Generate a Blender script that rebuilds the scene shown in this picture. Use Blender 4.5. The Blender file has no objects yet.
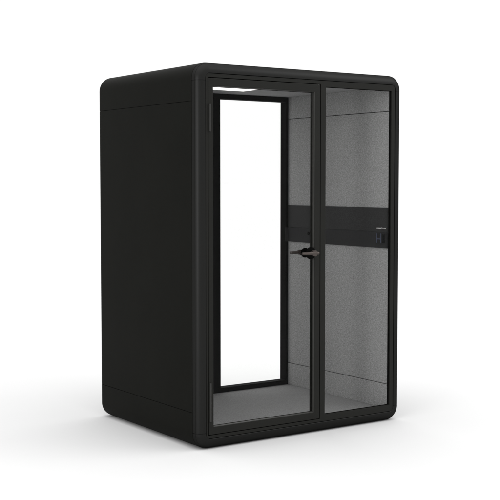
import bpy, bmesh, math
from mathutils import Vector, Matrix

scn = bpy.context.scene
COL = scn.collection
PI = math.pi

# ------------------------------------------------------------------ sizes (metres)
W, D, H = 1.5428, 1.212, 2.2          # width, depth, height of the booth
RC = 0.09                             # corner radius seen from the front
RE = 0.05                             # radius of the long edges
RI = 0.0595                           # inset of the inner edge of the front rail
XL, XR = 0.090, 1.4528                # faces of the inner side walls
YB = 1.095                            # face of the inner back wall
ZF, ZC = 0.074, 2.130                 # inner floor and ceiling

# ------------------------------------------------------------------ materials
def new_mat(name):
    m = bpy.data.materials.new(name); m.use_nodes = True
    nt = m.node_tree
    return m, nt, nt.nodes['Principled BSDF']

def ramp(nt, fac, stops):
    r = nt.nodes.new('ShaderNodeValToRGB')
    el = r.color_ramp.elements
    el[0].position, el[0].color = stops[0][0], (*stops[0][1], 1)
    el[1].position, el[1].color = stops[1][0], (*stops[1][1], 1)
    for p, c in stops[2:]:
        e = el.new(p); e.color = (*c, 1)
    nt.links.new(fac, r.inputs['Fac'])
    return r.outputs['Color']

def noise(nt, scale, detail=3, rough=0.5, vec=None):
    n = nt.nodes.new('ShaderNodeTexNoise')
    n.inputs['Scale'].default_value = scale
    n.inputs['Detail'].default_value = detail
    n.inputs['Roughness'].default_value = rough
    if vec is None:
        vec = nt.nodes.new('ShaderNodeTexCoord').outputs['Object']
    nt.links.new(vec, n.inputs['Vector'])
    return n.outputs['Fac']

def bump(nt, b, h, strength, dist):
    n = nt.nodes.new('ShaderNodeBump')
    n.inputs['Strength'].default_value = strength
    n.inputs['Distance'].default_value = dist
    nt.links.new(h, n.inputs['Height'])
    nt.links.new(n.outputs['Normal'], b.inputs['Normal'])

def paint(name, col, rough, spec, texture=True):
    m, nt, b = new_mat(name)
    b.inputs['Base Color'].default_value = (*col, 1)
    b.inputs['Roughness'].default_value = rough
    b.inputs['Specular IOR Level'].default_value = spec
    if texture:
        f = noise(nt, 3.0, 3)
        lo = tuple(c * 0.93 for c in col); hi = tuple(c * 1.07 for c in col)
        nt.links.new(ramp(nt, f, [(0.3, lo), (0.7, hi)]), b.inputs['Base Color'])
        bump(nt, b, noise(nt, 900, 1), 0.03, 0.0006)
    return m

SHELL = paint('black_powder_coat', (0.0056, 0.0057, 0.0047), 0.60, 0.026)
RAIL = paint('black_satin_rail', (0.0016, 0.0017, 0.0011), 0.6, 0.0)
def satin(m, f0, rough, edge):
    '''a thin satin lacquer: a rough gloss layer over the paint with only a slight rise at the edge'''
    nt = m.node_tree; b = nt.nodes['Principled BSDF']; out = nt.nodes['Material Output']
    b.inputs['Specular IOR Level'].default_value = 0.0
    gl = nt.nodes.new('ShaderNodeBsdfGlossy'); gl.inputs['Roughness'].default_value = rough
    lw = nt.nodes.new('ShaderNodeLayerWeight'); lw.inputs['Blend'].default_value = 0.5
    pw = nt.nodes.new('ShaderNodeMath'); pw.operation = 'POWER'; pw.inputs[1].default_value = 5
    ma = nt.nodes.new('ShaderNodeMath'); ma.operation = 'MULTIPLY_ADD'
    ma.inputs[1].default_value = edge; ma.inputs[2].default_value = f0
    mx = nt.nodes.new('ShaderNodeMixShader')
    nt.links.new(lw.outputs['Facing'], pw.inputs[0]); nt.links.new(pw.outputs[0], ma.inputs[0])
    nt.links.new(ma.outputs[0], mx.inputs['Fac'])
    nt.links.new(b.outputs[0], mx.inputs[1]); nt.links.new(gl.outputs[0], mx.inputs[2])
    nt.links.new(mx.outputs[0], out.inputs['Surface'])
satin(RAIL, 0.0225, 0.41, 0.0)
DOORP = paint('black_door_paint', (0.0115, 0.0116, 0.0103), 0.45, 0.08)
BEAD = paint('satin_bead_lit', (0.030, 0.030, 0.0275), 0.40, 0.22)  # lighter paint stands in for light caught on the door's inner bevel
DARK = paint('black_rubber', (0.0020, 0.0020, 0.0019), 0.7, 0.03, False)
WINF = paint('black_window_frame', (0.0012, 0.0012, 0.0011), 0.6, 0.01)
BAND = paint('charcoal_laminate', (0.026, 0.026, 0.026), 0.55, 0.05)
BANDL = paint('charcoal_laminate_lower', (0.020, 0.020, 0.0205), 0.55, 0.05)
METAL, nt, b = new_mat('brushed_bronze')
b.inputs['Base Color'].default_value = (0.068, 0.057, 0.052, 1)
b.inputs['Metallic'].default_value = 0.85
b.inputs['Roughness'].default_value = 0.42
bump(nt, b, noise(nt, 400, 2), 0.05, 0.0005)
METALD = paint('dark_bronze', (0.030, 0.025, 0.023), 0.4, 0.35, False)
HINGE = paint('hinge_black_metal', (0.020, 0.020, 0.0185), 0.42, 0.22)
OUTLET = paint('outlet_black', (0.013, 0.013, 0.0135), 0.5, 0.06, False)
WHITE = paint('white_print', (0.78, 0.78, 0.76), 0.5, 0.3, False)
BLUE = paint('blue_grey_print', (0.040, 0.050, 0.085), 0.5, 0.2, False)

def felt(name, lo, mid, hi, sc3=(1, 1, 1)):
    m, nt, b = new_mat(name)
    mp = nt.nodes.new('ShaderNodeMapping'); mp.inputs['Scale'].default_value = sc3
    nt.links.new(nt.nodes.new('ShaderNodeTexCoord').outputs['Object'], mp.inputs['Vector'])
    tc = mp.outputs['Vector']
    fine = noise(nt, 260, 3, 0.65, tc)
    mott = noise(nt, 130, 4, 0.7, tc)
    big = noise(nt, 5, 2, 0.5, tc)
    mx = nt.nodes.new('ShaderNodeMath'); mx.operation = 'MULTIPLY_ADD'
    nt.links.new(mott, mx.inputs[0]); mx.inputs[1].default_value = 0.75
    hf = nt.nodes.new('ShaderNodeMath'); hf.operation = 'MULTIPLY_ADD'
    nt.links.new(fine, hf.inputs[0]); hf.inputs[1].default_value = 0.65
    sb = nt.nodes.new('ShaderNodeMath'); sb.operation = 'MULTIPLY_ADD'
    nt.links.new(big, sb.inputs[0]); sb.inputs[1].default_value = 0.08; sb.inputs[2].default_value = -0.24
    nt.links.new(sb.outputs[0], hf.inputs[2])
    nt.links.new(hf.outputs[0], mx.inputs[2])
    c = ramp(nt, mx.outputs[0], [(0.33, lo), (0.69, hi), (0.5, mid)])
    nt.links.new(c, b.inputs['Base Color'])
    b.inputs['Roughness'].default_value = 0.95
    b.inputs['Specular IOR Level'].default_value = 0.1
    bump(nt, b, fine, 0.35, 0.002)
    return m
FELT = felt('grey_felt', (0.205, 0.205, 0.205), (0.278, 0.278, 0.276), (0.365, 0.365, 0.362), (1, 0.55, 1))
CARPET = felt('grey_carpet', (0.140, 0.140, 0.140), (0.182, 0.182, 0.181), (0.232, 0.232, 0.231))
CEIL = felt('grey_ceiling_felt', (0.20, 0.20, 0.20), (0.25, 0.25, 0.25), (0.31, 0.31, 0.31))

def glass_mat():
    m = bpy.data.materials.new('clear_glass'); m.use_nodes = True
    nt = m.node_tree; nt.nodes.clear()
    out = nt.nodes.new('ShaderNodeOutputMaterial')
    mix = nt.nodes.new('ShaderNodeMixShader')
    tr = nt.nodes.new('ShaderNodeBsdfTransparent'); tr.inputs['Color'].default_value = (0.996, 0.997, 0.996, 1)
    gl = nt.nodes.new('ShaderNodeBsdfGlossy'); gl.inputs['Roughness'].default_value = 0.02
    lw = nt.nodes.new('ShaderNodeLayerWeight'); lw.inputs['Blend'].default_value = 0.5
    pw = nt.nodes.new('ShaderNodeMath'); pw.operation = 'POWER'; pw.inputs[1].default_value = 4.5
    sc = nt.nodes.new('ShaderNodeMath'); sc.operation = 'MULTIPLY_ADD'
    sc.inputs[1].default_value = 0.5; sc.inputs[2].default_value = 0.004
    nt.links.new(lw.outputs['Facing'], pw.inputs[0]); nt.links.new(pw.outputs[0], sc.inputs[0])
    nt.links.new(sc.outputs[0], mix.inputs['Fac'])
    nt.links.new(tr.outputs[0], mix.inputs[1]); nt.links.new(gl.outputs[0], mix.inputs[2])
    nt.links.new(mix.outputs[0], out.inputs['Surface'])
    return m
GLASS = glass_mat()

LAMP, nt, b = new_mat('lit_diffuser')
b.inputs['Base Color'].default_value = (0.8, 0.8, 0.8, 1)
b.inputs['Emission Color'].default_value = (1, 0.99, 0.97, 1)
b.inputs['Emission Strength'].default_value = 1.4

GROUND, nt, b = new_mat('white_studio_floor')
b.inputs['Base Color'].default_value = (0.565, 0.565, 0.565, 1)
b.inputs['Roughness'].default_value = 0.75
b.inputs['Specular IOR Level'].default_value = 0.0
nt.links.new(ramp(nt, noise(nt, 0.8, 3), [(0.3, (0.563,) * 3), (0.7, (0.567,) * 3)]), b.inputs['Base Color'])

# ------------------------------------------------------------------ mesh helpers
def link(name, bm, mat, parent=None, smooth=False, bevel=0.0, seg=2):
    if bevel:
        bmesh.ops.remove_doubles(bm, verts=bm.verts, dist=1e-5)
        bmesh.ops.recalc_face_normals(bm, faces=bm.faces)
        es = [e for e in bm.edges if len(e.link_faces) == 2 and e.calc_face_angle(0) > 0.6]
        bmesh.ops.bevel(bm, geom=es, offset=bevel, segments=seg, profile=0.6, affect='EDGES', clamp_overlap=True)
    bmesh.ops.recalc_face_normals(bm, faces=bm.faces)
    if smooth:
        for f in bm.faces: f.smooth = True
        for e in bm.edges:
            if len(e.link_faces) == 2 and e.calc_face_angle(0) > 0.6: e.smooth = False
    me = bpy.data.meshes.new(name); bm.to_mesh(me); bm.free()
    me.materials.append(mat)
    o = bpy.data.objects.new(name, me); COL.objects.link(o)
    if parent: o.parent = parent
    return o

def add_box(bm, x0, x1, y0, y1, z0, z1):
    M = Matrix.Translation(((x0 + x1) / 2, (y0 + y1) / 2, (z0 + z1) / 2)) @ Matrix.Diagonal((x1 - x0, y1 - y0, z1 - z0, 1))
    bmesh.ops.create_cube(bm, size=1, matrix=M)

def box(x0, x1, y0, y1, z0, z1):
    bm = bmesh.new(); add_box(bm, x0, x1, y0, y1, z0, z1); return bm

def grid_plate(xs, zs, hole, y0, y1):
    """a plate in the x-z plane whose cells may be left open"""
    bm = bmesh.new(); V = {}
    def v(i, j, y):
        k = (i, j, y)
        if k not in V: V[k] = bm.verts.new((xs[i], y, zs[j]))
        return V[k]
    nx, nz = len(xs) - 1, len(zs) - 1
    solid = lambda i, j: 0 <= i < nx and 0 <= j < nz and not hole(i, j)
    for i in range(nx):
        for j in range(nz):
            if not solid(i, j): continue
            bm.faces.new([v(i, j, y0), v(i + 1, j, y0), v(i + 1, j + 1, y0), v(i, j + 1, y0)])
            bm.faces.new([v(i, j, y1), v(i, j + 1, y1), v(i + 1, j + 1, y1), v(i + 1, j, y1)])
            for di, dj, a, c in ((-1, 0, (i, j), (i, j + 1)), (1, 0, (i + 1, j), (i + 1, j + 1)),
                                 (0, -1, (i, j), (i + 1, j)), (0, 1, (i, j + 1), (i + 1, j + 1))):
                if not solid(i + di, j + dj):
                    bm.faces.new([v(*a, y0), v(*c, y0), v(*c, y1), v(*a, y1)])
    return bm

def frame(x0, x1, z0, z1, hx0, hx1, hz0, hz1, y0, y1):
    return grid_plate([x0, hx0, hx1, x1], [z0, hz0, hz1, z1], lambda i, j: i == 1 and j == 1, y0, y1)

def round_rect(ins, n=12):
    R = max(RC - ins, 0.003); a = ins + R; P = []
    for cx, cz, t0 in ((W - a, H - a, 0), (a, H - a, PI / 2), (a, a, PI), (W - a, a, 1.5 * PI)):
        for k in range(n + 1):
            t = t0 + PI / 2 * k / n
            P.append((cx + R * math.cos(t), cz + R * math.sin(t)))
    return P

def loft(section, closed):
    """section = list of (inset, y) swept round the rounded rectangle"""
    bm = bmesh.new(); loops = []
    for ins, y in section:
        loops.append([bm.verts.new((x, y, z)) for x, z in round_rect(ins)])
    n = len(loops[0]); m = len(loops)
    for k in range(m if closed else m - 1):
        A, B = loops[k], loops[(k + 1) % m]
        for i in range(n):
            bm.faces.new([A[i], A[(i + 1) % n], B[(i + 1) % n], B[i]])
    return bm, loops

def cut(bm, co, no):
    """throw away what lies on the side the normal points to, and close the cut"""
    g = list(bm.verts) + list(bm.edges) + list(bm.faces)
    bmesh.ops.bisect_plane(bm, geom=g, plane_co=co, plane_no=no, clear_outer=True)
    return bm

def cap(bm):
    es = [e for e in bm.edges if len(e.link_faces) == 1]
    if es: bmesh.ops.holes_fill(bm, edges=es, sides=0)

def tube(bm, pts, rad, seg=16):
    rings = []
    pts = [Vector(p) for p in pts]
    for i, p in enumerate(pts):
        d = (pts[min(i + 1, len(pts) - 1)] - pts[max(i - 1, 0)]).normalized()
        u = d.cross(Vector((0, 0, 1)))
        if u.length < 1e-3: u = Vector((1, 0, 0))
        u.normalize(); w = u.cross(d)
        r = rad[i] if isinstance(rad, (list, tuple)) else rad
        rings.append([bm.verts.new(p + u * r * math.cos(2 * PI * k / seg) + w * r * math.sin(2 * PI * k / seg)) for k in range(seg)])
    for A, B in zip(rings, rings[1:]):
        for k in range(seg): bm.faces.new([A[k], A[(k + 1) % seg], B[(k + 1) % seg], B[k]])
    bm.faces.new(rings[0]); bm.faces.new(rings[-1])

def disc(x, z, y0, y1, r, seg=48):
    bm = bmesh.new(); tube(bm, [(x, y0, z), (x, y1, z)], r, seg); return bm

# ------------------------------------------------------------------ the booth
booth = bpy.data.objects.new('office_booth', None); COL.objects.link(booth)
booth['label'] = 'black rounded office booth with glass door and grey felt interior, standing on white floor'
booth['category'] = 'office booth'

# --- outer cladding: one swept skin, split at the two level seams into cover, body and base
def skin_section():
    s = [(0.0035, 0.0535), (0.0012, 0.0535), (0.0, 0.0550), (0.0, D - RE)]
    for k in range(1, 11):
        t = PI / 2 * k / 10
        s.append((RE * (1 - math.cos(t)), D - RE * (1 - math.sin(t))))
    s.append((0.054, D))
    return s
BX0, BX1, BZ0, BZ1 = 0.862, 1.486, 0.072, 2.122     # opening in the back of the cladding
def skin():
    bm, loops = loft(skin_section(), False)
    n = len(loops[-1]); outer = [bm.edges.get((loops[-1][i], loops[-1][(i + 1) % n])) for i in range(n)]
    q = [bm.verts.new((x, D, z)) for x, z in ((BX0, BZ0), (BX1, BZ0), (BX1, BZ1), (BX0, BZ1))]
    inner = [bm.edges.new((q[i], q[(i + 1) % 4])) for i in range(4)]
    bmesh.ops.triangle_fill(bm, edges=[e for e in outer if e] + inner, use_beauty=True)
    return bm
SZT, SZB, GAP = 1.983, 0.2123, 0.0013
def inward(bm, t=0.0025):
    """give the sheet a real thickness, folded inwards"""
    bmesh.ops.recalc_face_normals(bm, faces=bm.faces)
    c = Vector((W / 2, D / 2, H / 2))
    f = max(bm.faces, key=lambda f: f.calc_area())
    if f.normal.dot(f.calc_center_median() - c) < 0:
        bmesh.ops.reverse_faces(bm, faces=bm.faces)
    bmesh.ops.solidify(bm, geom=list(bm.faces), thickness=t)
    return bm
bm = cut(skin(), (0, 0, SZT + GAP), (0, 0, -1)); link('top_cover', inward(bm), SHELL, booth, True)
bm = cut(cut(skin(), (0, 0, SZT - GAP), (0, 0, 1)), (0, 0, SZB + GAP), (0, 0, -1)); link('body_panel', inward(bm), SHELL, booth, True)
bm = cut(skin(), (0, 0, SZB - GAP), (0, 0, 1)); link('base_cover', inward(bm), SHELL, booth, True)
# carcass behind the cladding, seen only as the dark of the seams
sec = [(0.0040, 0.0530), (0.0040, D - RE)]
for k in range(1, 9):
    t = PI / 2 * k / 8
    sec.append((0.0040 + (RE - 0.0040) * (1 - math.cos(t)), D - 0.0040 - (RE - 0.0040) * (1 - math.sin(t))))
sec += [(0.052, D - 0.012), (0.030, D - 0.070), (0.030, 0.0530)]
bm, _ = loft(sec, True)
link('carcass', bm, DARK, booth)

# --- front rails: rounded section swept round the front, split into top, bottom and two posts
def rail_bm():
    s = [(0.0, 0.0505)]
    for k in range(1, 13):
        t = PI / 2 * k / 12
        s.append((RE * (1 - math.cos(t)), RE * (1 - math.sin(t))))
    s += [(RI - 0.0015, 0.0), (RI, 0.0015), (RI, 0.028), (0.004, 0.028), (0.004, 0.0505)]
    return loft(s, True)[0]
RT, RB, RG = 2.098, 0.0960, 0.0011
bm = cut(rail_bm(), (0, 0, RT + RG), (0, 0, -1)); cap(bm); link('top_rail', bm, RAIL, booth, True)
bm = cut(rail_bm(), (0, 0, RB - RG), (0, 0, 1)); cap(bm); link('bottom_rail', bm, RAIL, booth, True)
for s in (-1, 1):
    bm = cut(cut(rail_bm(), (0, 0, RT - RG), (0, 0, 1)), (0, 0, RB + RG), (0, 0, -1))
    bm = cut(bm, (W / 2, 0, 0), (-s, 0, 0)); cap(bm)
    link('front_post', bm, RAIL, booth, True)

# --- fixed front frame with door opening and side light opening
GX0, GX1, GZ0, GZ1 = 0.9235, 1.4515, 0.1035, 2.1015
DX0, DX1, DZ0, DZ1 = 0.0797, 0.8789, 0.0840, 2.1129
xs = [0.0622, DX0 - 0.0040, DX1 + 0.0060, GX0, GX1, W - 0.0622]
zs = [0.0622, DZ0 - 0.0040, GZ0, GZ1, DZ1 + 0.0040, H - 0.0622]
hole = lambda i, j: (i == 1 and 1 <= j <= 3) or (i == 3 and j == 2)
ff = link('front_frame', grid_plate(xs, zs, hole, 0.0030, 0.0270), DOORP, booth, False, 0.0016)
bm = frame(GX0 - 0.004, GX1 + 0.004, GZ0 - 0.004, GZ1 + 0.004, GX0 + 0.0025, GX1 - 0.0025, GZ0 + 0.0025, GZ1 - 0.0025, 0.0125, 0.0200)
link('gasket', bm, DARK, ff)
link('side_light', box(GX0 - 0.003, GX1 + 0.003, 0.0202, 0.0262, GZ0 - 0.003, GZ1 + 0.003), GLASS, booth)
# dark stop behind the door gap
bm = frame(DX0 - 0.018, DX1 + 0.020, DZ0 - 0.018, DZ1 + 0.018, DX0 + 0.010, DX1 - 0.012, DZ0 + 0.012, DZ1 - 0.012, 0.0486, 0.0600)
link('door_stop', bm, DARK, ff)

# --- door
OX0, OX1, OZ0, OZ1 = 0.1105, 0.8385, 0.1265, 2.0690
door = link('door', frame(DX0, DX1, DZ0, DZ1, OX0, OX1, OZ0, OZ1, 0.0015, 0.0480), DOORP, booth, False, 0.0022)
link('glass_pane', box(OX0 - 0.006, OX1 + 0.006, 0.0220, 0.0300, OZ0 - 0.006, OZ1 + 0.006), GLASS, door)
bm = bmesh.new(); L = []                        # glazing bead: a sloping lip from the frame down to the glass
for i, yy in ((-0.002, 0.0040), (0.0005, 0.0030), (0.0030, 0.0070), (0.0045, 0.0216), (-0.002, 0.0216)):
    L.append([bm.verts.new((x, yy, z)) for x, z in ((OX0 + i, OZ0 + i), (OX1 - i, OZ0 + i), (OX1 - i, OZ1 - i), (OX0 + i, OZ1 - i))])
for k in range(5):
    for j in range(4):
        bm.faces.new([L[k][j], L[k][(j + 1) % 4], L[(k + 1) % 5][(j + 1) % 4], L[(k + 1) % 5][j]])
link('glazing_bead', bm, BEAD, door)
bm = frame(OX0 - 0.004, OX1 + 0.004, OZ0 - 0.004, OZ1 + 0.004, OX0 + 0.0065, OX1 - 0.0065, OZ0 + 0.0065, OZ1 - 0.0065, 0.0208, 0.0219)
link('gasket', bm, DARK, door)
for z0, z1 in ((1.812, 1.968), (0.160, 0.384)):
    bm = bmesh.new()
    add_box(bm, 0.0815, 0.0935, -0.0035, 0.0012, z0, z1)
    zc = [z0 + (z1 - z0) * t for t in (0, 0.33, 0.335, 0.665, 0.67, 1)]
    for a, c in zip(zc[::2], zc[1::2]):
        tube(bm, [(0.0875, -0.0040, a), (0.0875, -0.0040, c)], 0.0052, 14)
    link('hinge', bm, HINGE, door, True)

# handles: a round plate each side of the glass, a lever on a boss
HX, HZ = 0.8060, 1.1010
link('handle_plate', disc(HX, HZ, -0.0075, 0.0012, 0.0370), DARK, door, True, 0.0015)
link('handle_plate', disc(HX, HZ, 0.0484, 0.0570, 0.0300), DARK, door, True, 0.0015)
def lever(yd, y0):
    bm = bmesh.new()
    tube(bm, [(HX, y0, HZ), (HX, yd - 0.004 * (1 if yd > y0 else -1), HZ)], 0.0105, 20)
    s = 1 if yd > y0 else -1
    tube(bm, [(HX, yd - s * 0.012, HZ), (HX, yd + s * 0.009, HZ)], 0.0180, 28)
    tube(bm, [(HX + 0.031, yd, HZ - 0.001), (HX + 0.020, yd, HZ), (HX - 0.03, yd + s * 0.002, HZ - 0.001), (HX - 0.072, yd - s * 0.006, HZ - 0.001),
              (HX - 0.083, yd - s * 0.010, HZ - 0.001), (HX - 0.087, yd - s * 0.011, HZ - 0.001)],
         [0.0085, 0.0095, 0.0095, 0.0085, 0.008, 0.004], 16)
    return bm
link('door_handle', lever(-0.040, -0.0072), METAL, door, True)
link('door_handle', lever(0.100, 0.0570), METALD, door, True)

# --- interior lining
g = 0.0021
for z0, z1 in ((ZF + 0.0005, 0.233 - g), (0.233 + g, 1.9759 - g), (1.9759 + g, ZC - 0.0005)):
    link('felt_panel', box(XR, XR + 0.022, 0.0285, YB - 0.001, z0, z1), FELT, booth, False, 0.0012)
    link('felt_panel', box(XL - 0.022, XL, 0.0285, YB - 0.001, z0, z1), FELT, booth, False, 0.0012)
link('panel_backing', box(XR + 0.024, XR + 0.050, 0.0285, YB, ZF - 0.02, ZC + 0.02), DARK, booth)
link('panel_backing', box(XL - 0.050, XL - 0.024, 0.0285, YB, ZF - 0.02, ZC + 0.02), DARK, booth)
link('back_panel', box(XL - 0.022, 0.779, YB, YB + 0.025, ZF, ZC), FELT, booth)
link('carpet', box(XL - 0.05, XR + 0.05, 0.0285, 1.185, ZF - 0.020, ZF), CARPET, booth)
ceil = link('ceiling_panel', box(XL - 0.05, XR + 0.05, 0.0285, 1.185, ZC, ZC + 0.022), CEIL, booth)
lf = link('ceiling_light', frame(0.520, 0.877, 0.25, 0.817, 0.522, 0.875, 0.252, 0.815, -0.004, 0.0), WHITE, booth)
lf.rotation_euler = (PI / 2, 0, 0)
lf.data.transform(Matrix.Identity(4))
for v in lf.data.vertices:                      # turn the frame flat against the ceiling
    x, y, z = v.co; v.co = (x, z, ZC - 0.0005 + y)
lf.rotation_euler = (0, 0, 0)
link('diffuser', box(0.5222, 0.8748, 0.2522, 0.8148, ZC - 0.0032, ZC - 0.0006), LAMP, lf)

# --- rear window
rw = link('rear_window', frame(0.780, XR + 0.040, ZF - 0.004, ZC + 0.006, 0.876, 1.4325, 0.1065, 2.0955, YB, 1.160), WINF, booth, False, 0.0012)
link('glass_pane', box(0.870, 1.4385, 1.128, 1.136, 0.100, 2.102), GLASS, rw)
bm = frame(0.780, XR + 0.048, ZF - 0.016, ZC + 0.016, 0.860, 1.488, 0.072, 2.122, 1.1605, D - 0.0085)
link('outer_trim', bm, WINF, rw)

# --- dark fittings band along the right wall
bu = link('upper_band', box(XR - 0.0040, XR - 0.0004, 0.0273, 1.0890, 1.2089, 1.3664), BAND, booth, False, 0.0015)
bl = link('lower_band', box(XR - 0.0070, XR - 0.0004, 0.0273, 1.0900, 1.1068, 1.2085), BANDL, booth, False, 0.0015)
link('end_cap', box(XR - 0.024, XR - 0.002, 1.0902, 1.0945, 1.1068, 1.2085), BANDL, bl, False, 0.001)

# small white lettering on the band: letter-like strokes, too small in the photograph to read
bm = bmesh.new(); xf = XR - 0.0048
def stroke(ya, yb, za, zb): add_box(bm, xf, xf + 0.0010, min(ya, yb), max(ya, yb), za, zb)
y = 0.1310; zb = 1.2285; h = 0.0085; w = 0.0068; t = 0.0022
for ch in 'nooolono':                           # stroke kinds, from the far end to the near one
    a, c = y, y - w
    if ch in 'no':
        stroke(a, a - t, zb, zb + h); stroke(c, c + t, zb, zb + h); stroke(a, c, zb + h - t, zb + h + 0.0001)
        if ch == 'o': stroke(a, c, zb - 0.0001, zb + t)
    else:
        stroke(a - t, a - 2 * t, zb, zb + h * 1.45)
    y = c - 0.0044
link('lettering', bm, WHITE, bu)

# power outlet in the lower band
xo = XR - 0.0076
pm = link('power_outlet', box(xo - 0.0008, xo + 0.002, 0.044, 0.137, 1.1290, 1.2040), OUTLET, bl, False, 0.0004)
bm = bmesh.new()
for ya, yb, za, zb in ((0.1300, 0.1245, 1.139, 1.199), (0.0910, 0.0855, 1.139, 1.199), (0.1245, 0.0910, 1.161, 1.167)):
    add_box(bm, xo - 0.0014, xo - 0.0007, yb, ya, za, zb)
link('outlet_mark', bm, BLUE, pm)
link('socket', box(xo - 0.0022, xo - 0.0007, 0.051, 0.071, 1.140, 1.194), DARK, pm, False, 0.0005)
bm = bmesh.new(); tube(bm, [(xo - 0.003, 0.846, 1.171), (xo + 0.001, 0.846, 1.171)], 0.010, 24)
link('button', bm, DARK, bl, True)

# ------------------------------------------------------------------ floor
bm = bmesh.new()
bmesh.ops.create_grid(bm, x_segments=1, y_segments=1, size=4000)
fl = link('floor', bm, GROUND); fl['kind'] = 'structure'
fl.location = (0, 0, -0.0015)

# ------------------------------------------------------------------ light: white studio and softboxes
w = bpy.data.worlds.new('World'); scn.world = w; w.use_nodes = True
bg = w.node_tree.nodes['Background']
ZENITH = 2.6
# white all round, brighter overhead like a studio's ceiling of softboxes
wn = w.node_tree
wtc = wn.nodes.new('ShaderNodeTexCoord'); wsp = wn.nodes.new('ShaderNodeSeparateXYZ')
wmr = wn.nodes.new('ShaderNodeMapRange'); wmr.clamp = True
for k, v in (('From Min', 0.35), ('From Max', 1.0), ('To Min', 1.025), ('To Max', ZENITH)): wmr.inputs[k].default_value = v
wn.links.new(wtc.outputs['Generated'], wsp.inputs[0]); wn.links.new(wsp.outputs['Z'], wmr.inputs['Value'])
bg.inputs['Color'].default_value = (1, 1, 1, 1)
wn.links.new(wmr.outputs[0], bg.inputs['Strength'])

def area(name, loc, target, sx, sy, power):
    l = bpy.data.lights.new(name, 'AREA'); l.shape = 'RECTANGLE'; l.size, l.size_y = sx, sy; l.energy = power
    o = bpy.data.objects.new(name, l); COL.objects.link(o)
    o.location = loc
    o.rotation_euler = (Vector(target) - Vector(loc)).to_track_quat('-Z', 'Y').to_euler()
    return o
area('strip_softbox', (-5.3, -2.8, 1.7), (0.0, 0.0, 1.25), 1.5, 3.2, 92)
area('fill_softbox', (5.5, -3.2, 5.2), (0.6, 0.2, 0.5), 4.0, 4.0, 115)


# ------------------------------------------------------------------ camera
cam = bpy.data.cameras.new('camera'); co = bpy.data.objects.new('camera', cam); COL.objects.link(co)
co.location = (-3.3375, -5.3361, 1.5226)
co.rotation_euler = (PI / 2 - 0.0597, 0, -0.6063)
cam.sensor_width = 36; cam.lens = 36 * 1121.144 / 500
cam.clip_start = 0.1; cam.clip_end = 20000
scn.camera = co

scn.render.engine = 'CYCLES'
scn.cycles.max_bounces = 12
scn.cycles.transparent_max_bounces = 24
scn.cycles.caustics_reflective = False
scn.cycles.caustics_refractive = False
vs = scn.view_settings
vs.view_transform = 'Standard'; vs.look = 'None'; vs.exposure = 0; vs.gamma = 1; vs.use_curve_mapping = False
scn.render.resolution_x = 1024; scn.render.resolution_y = 1024
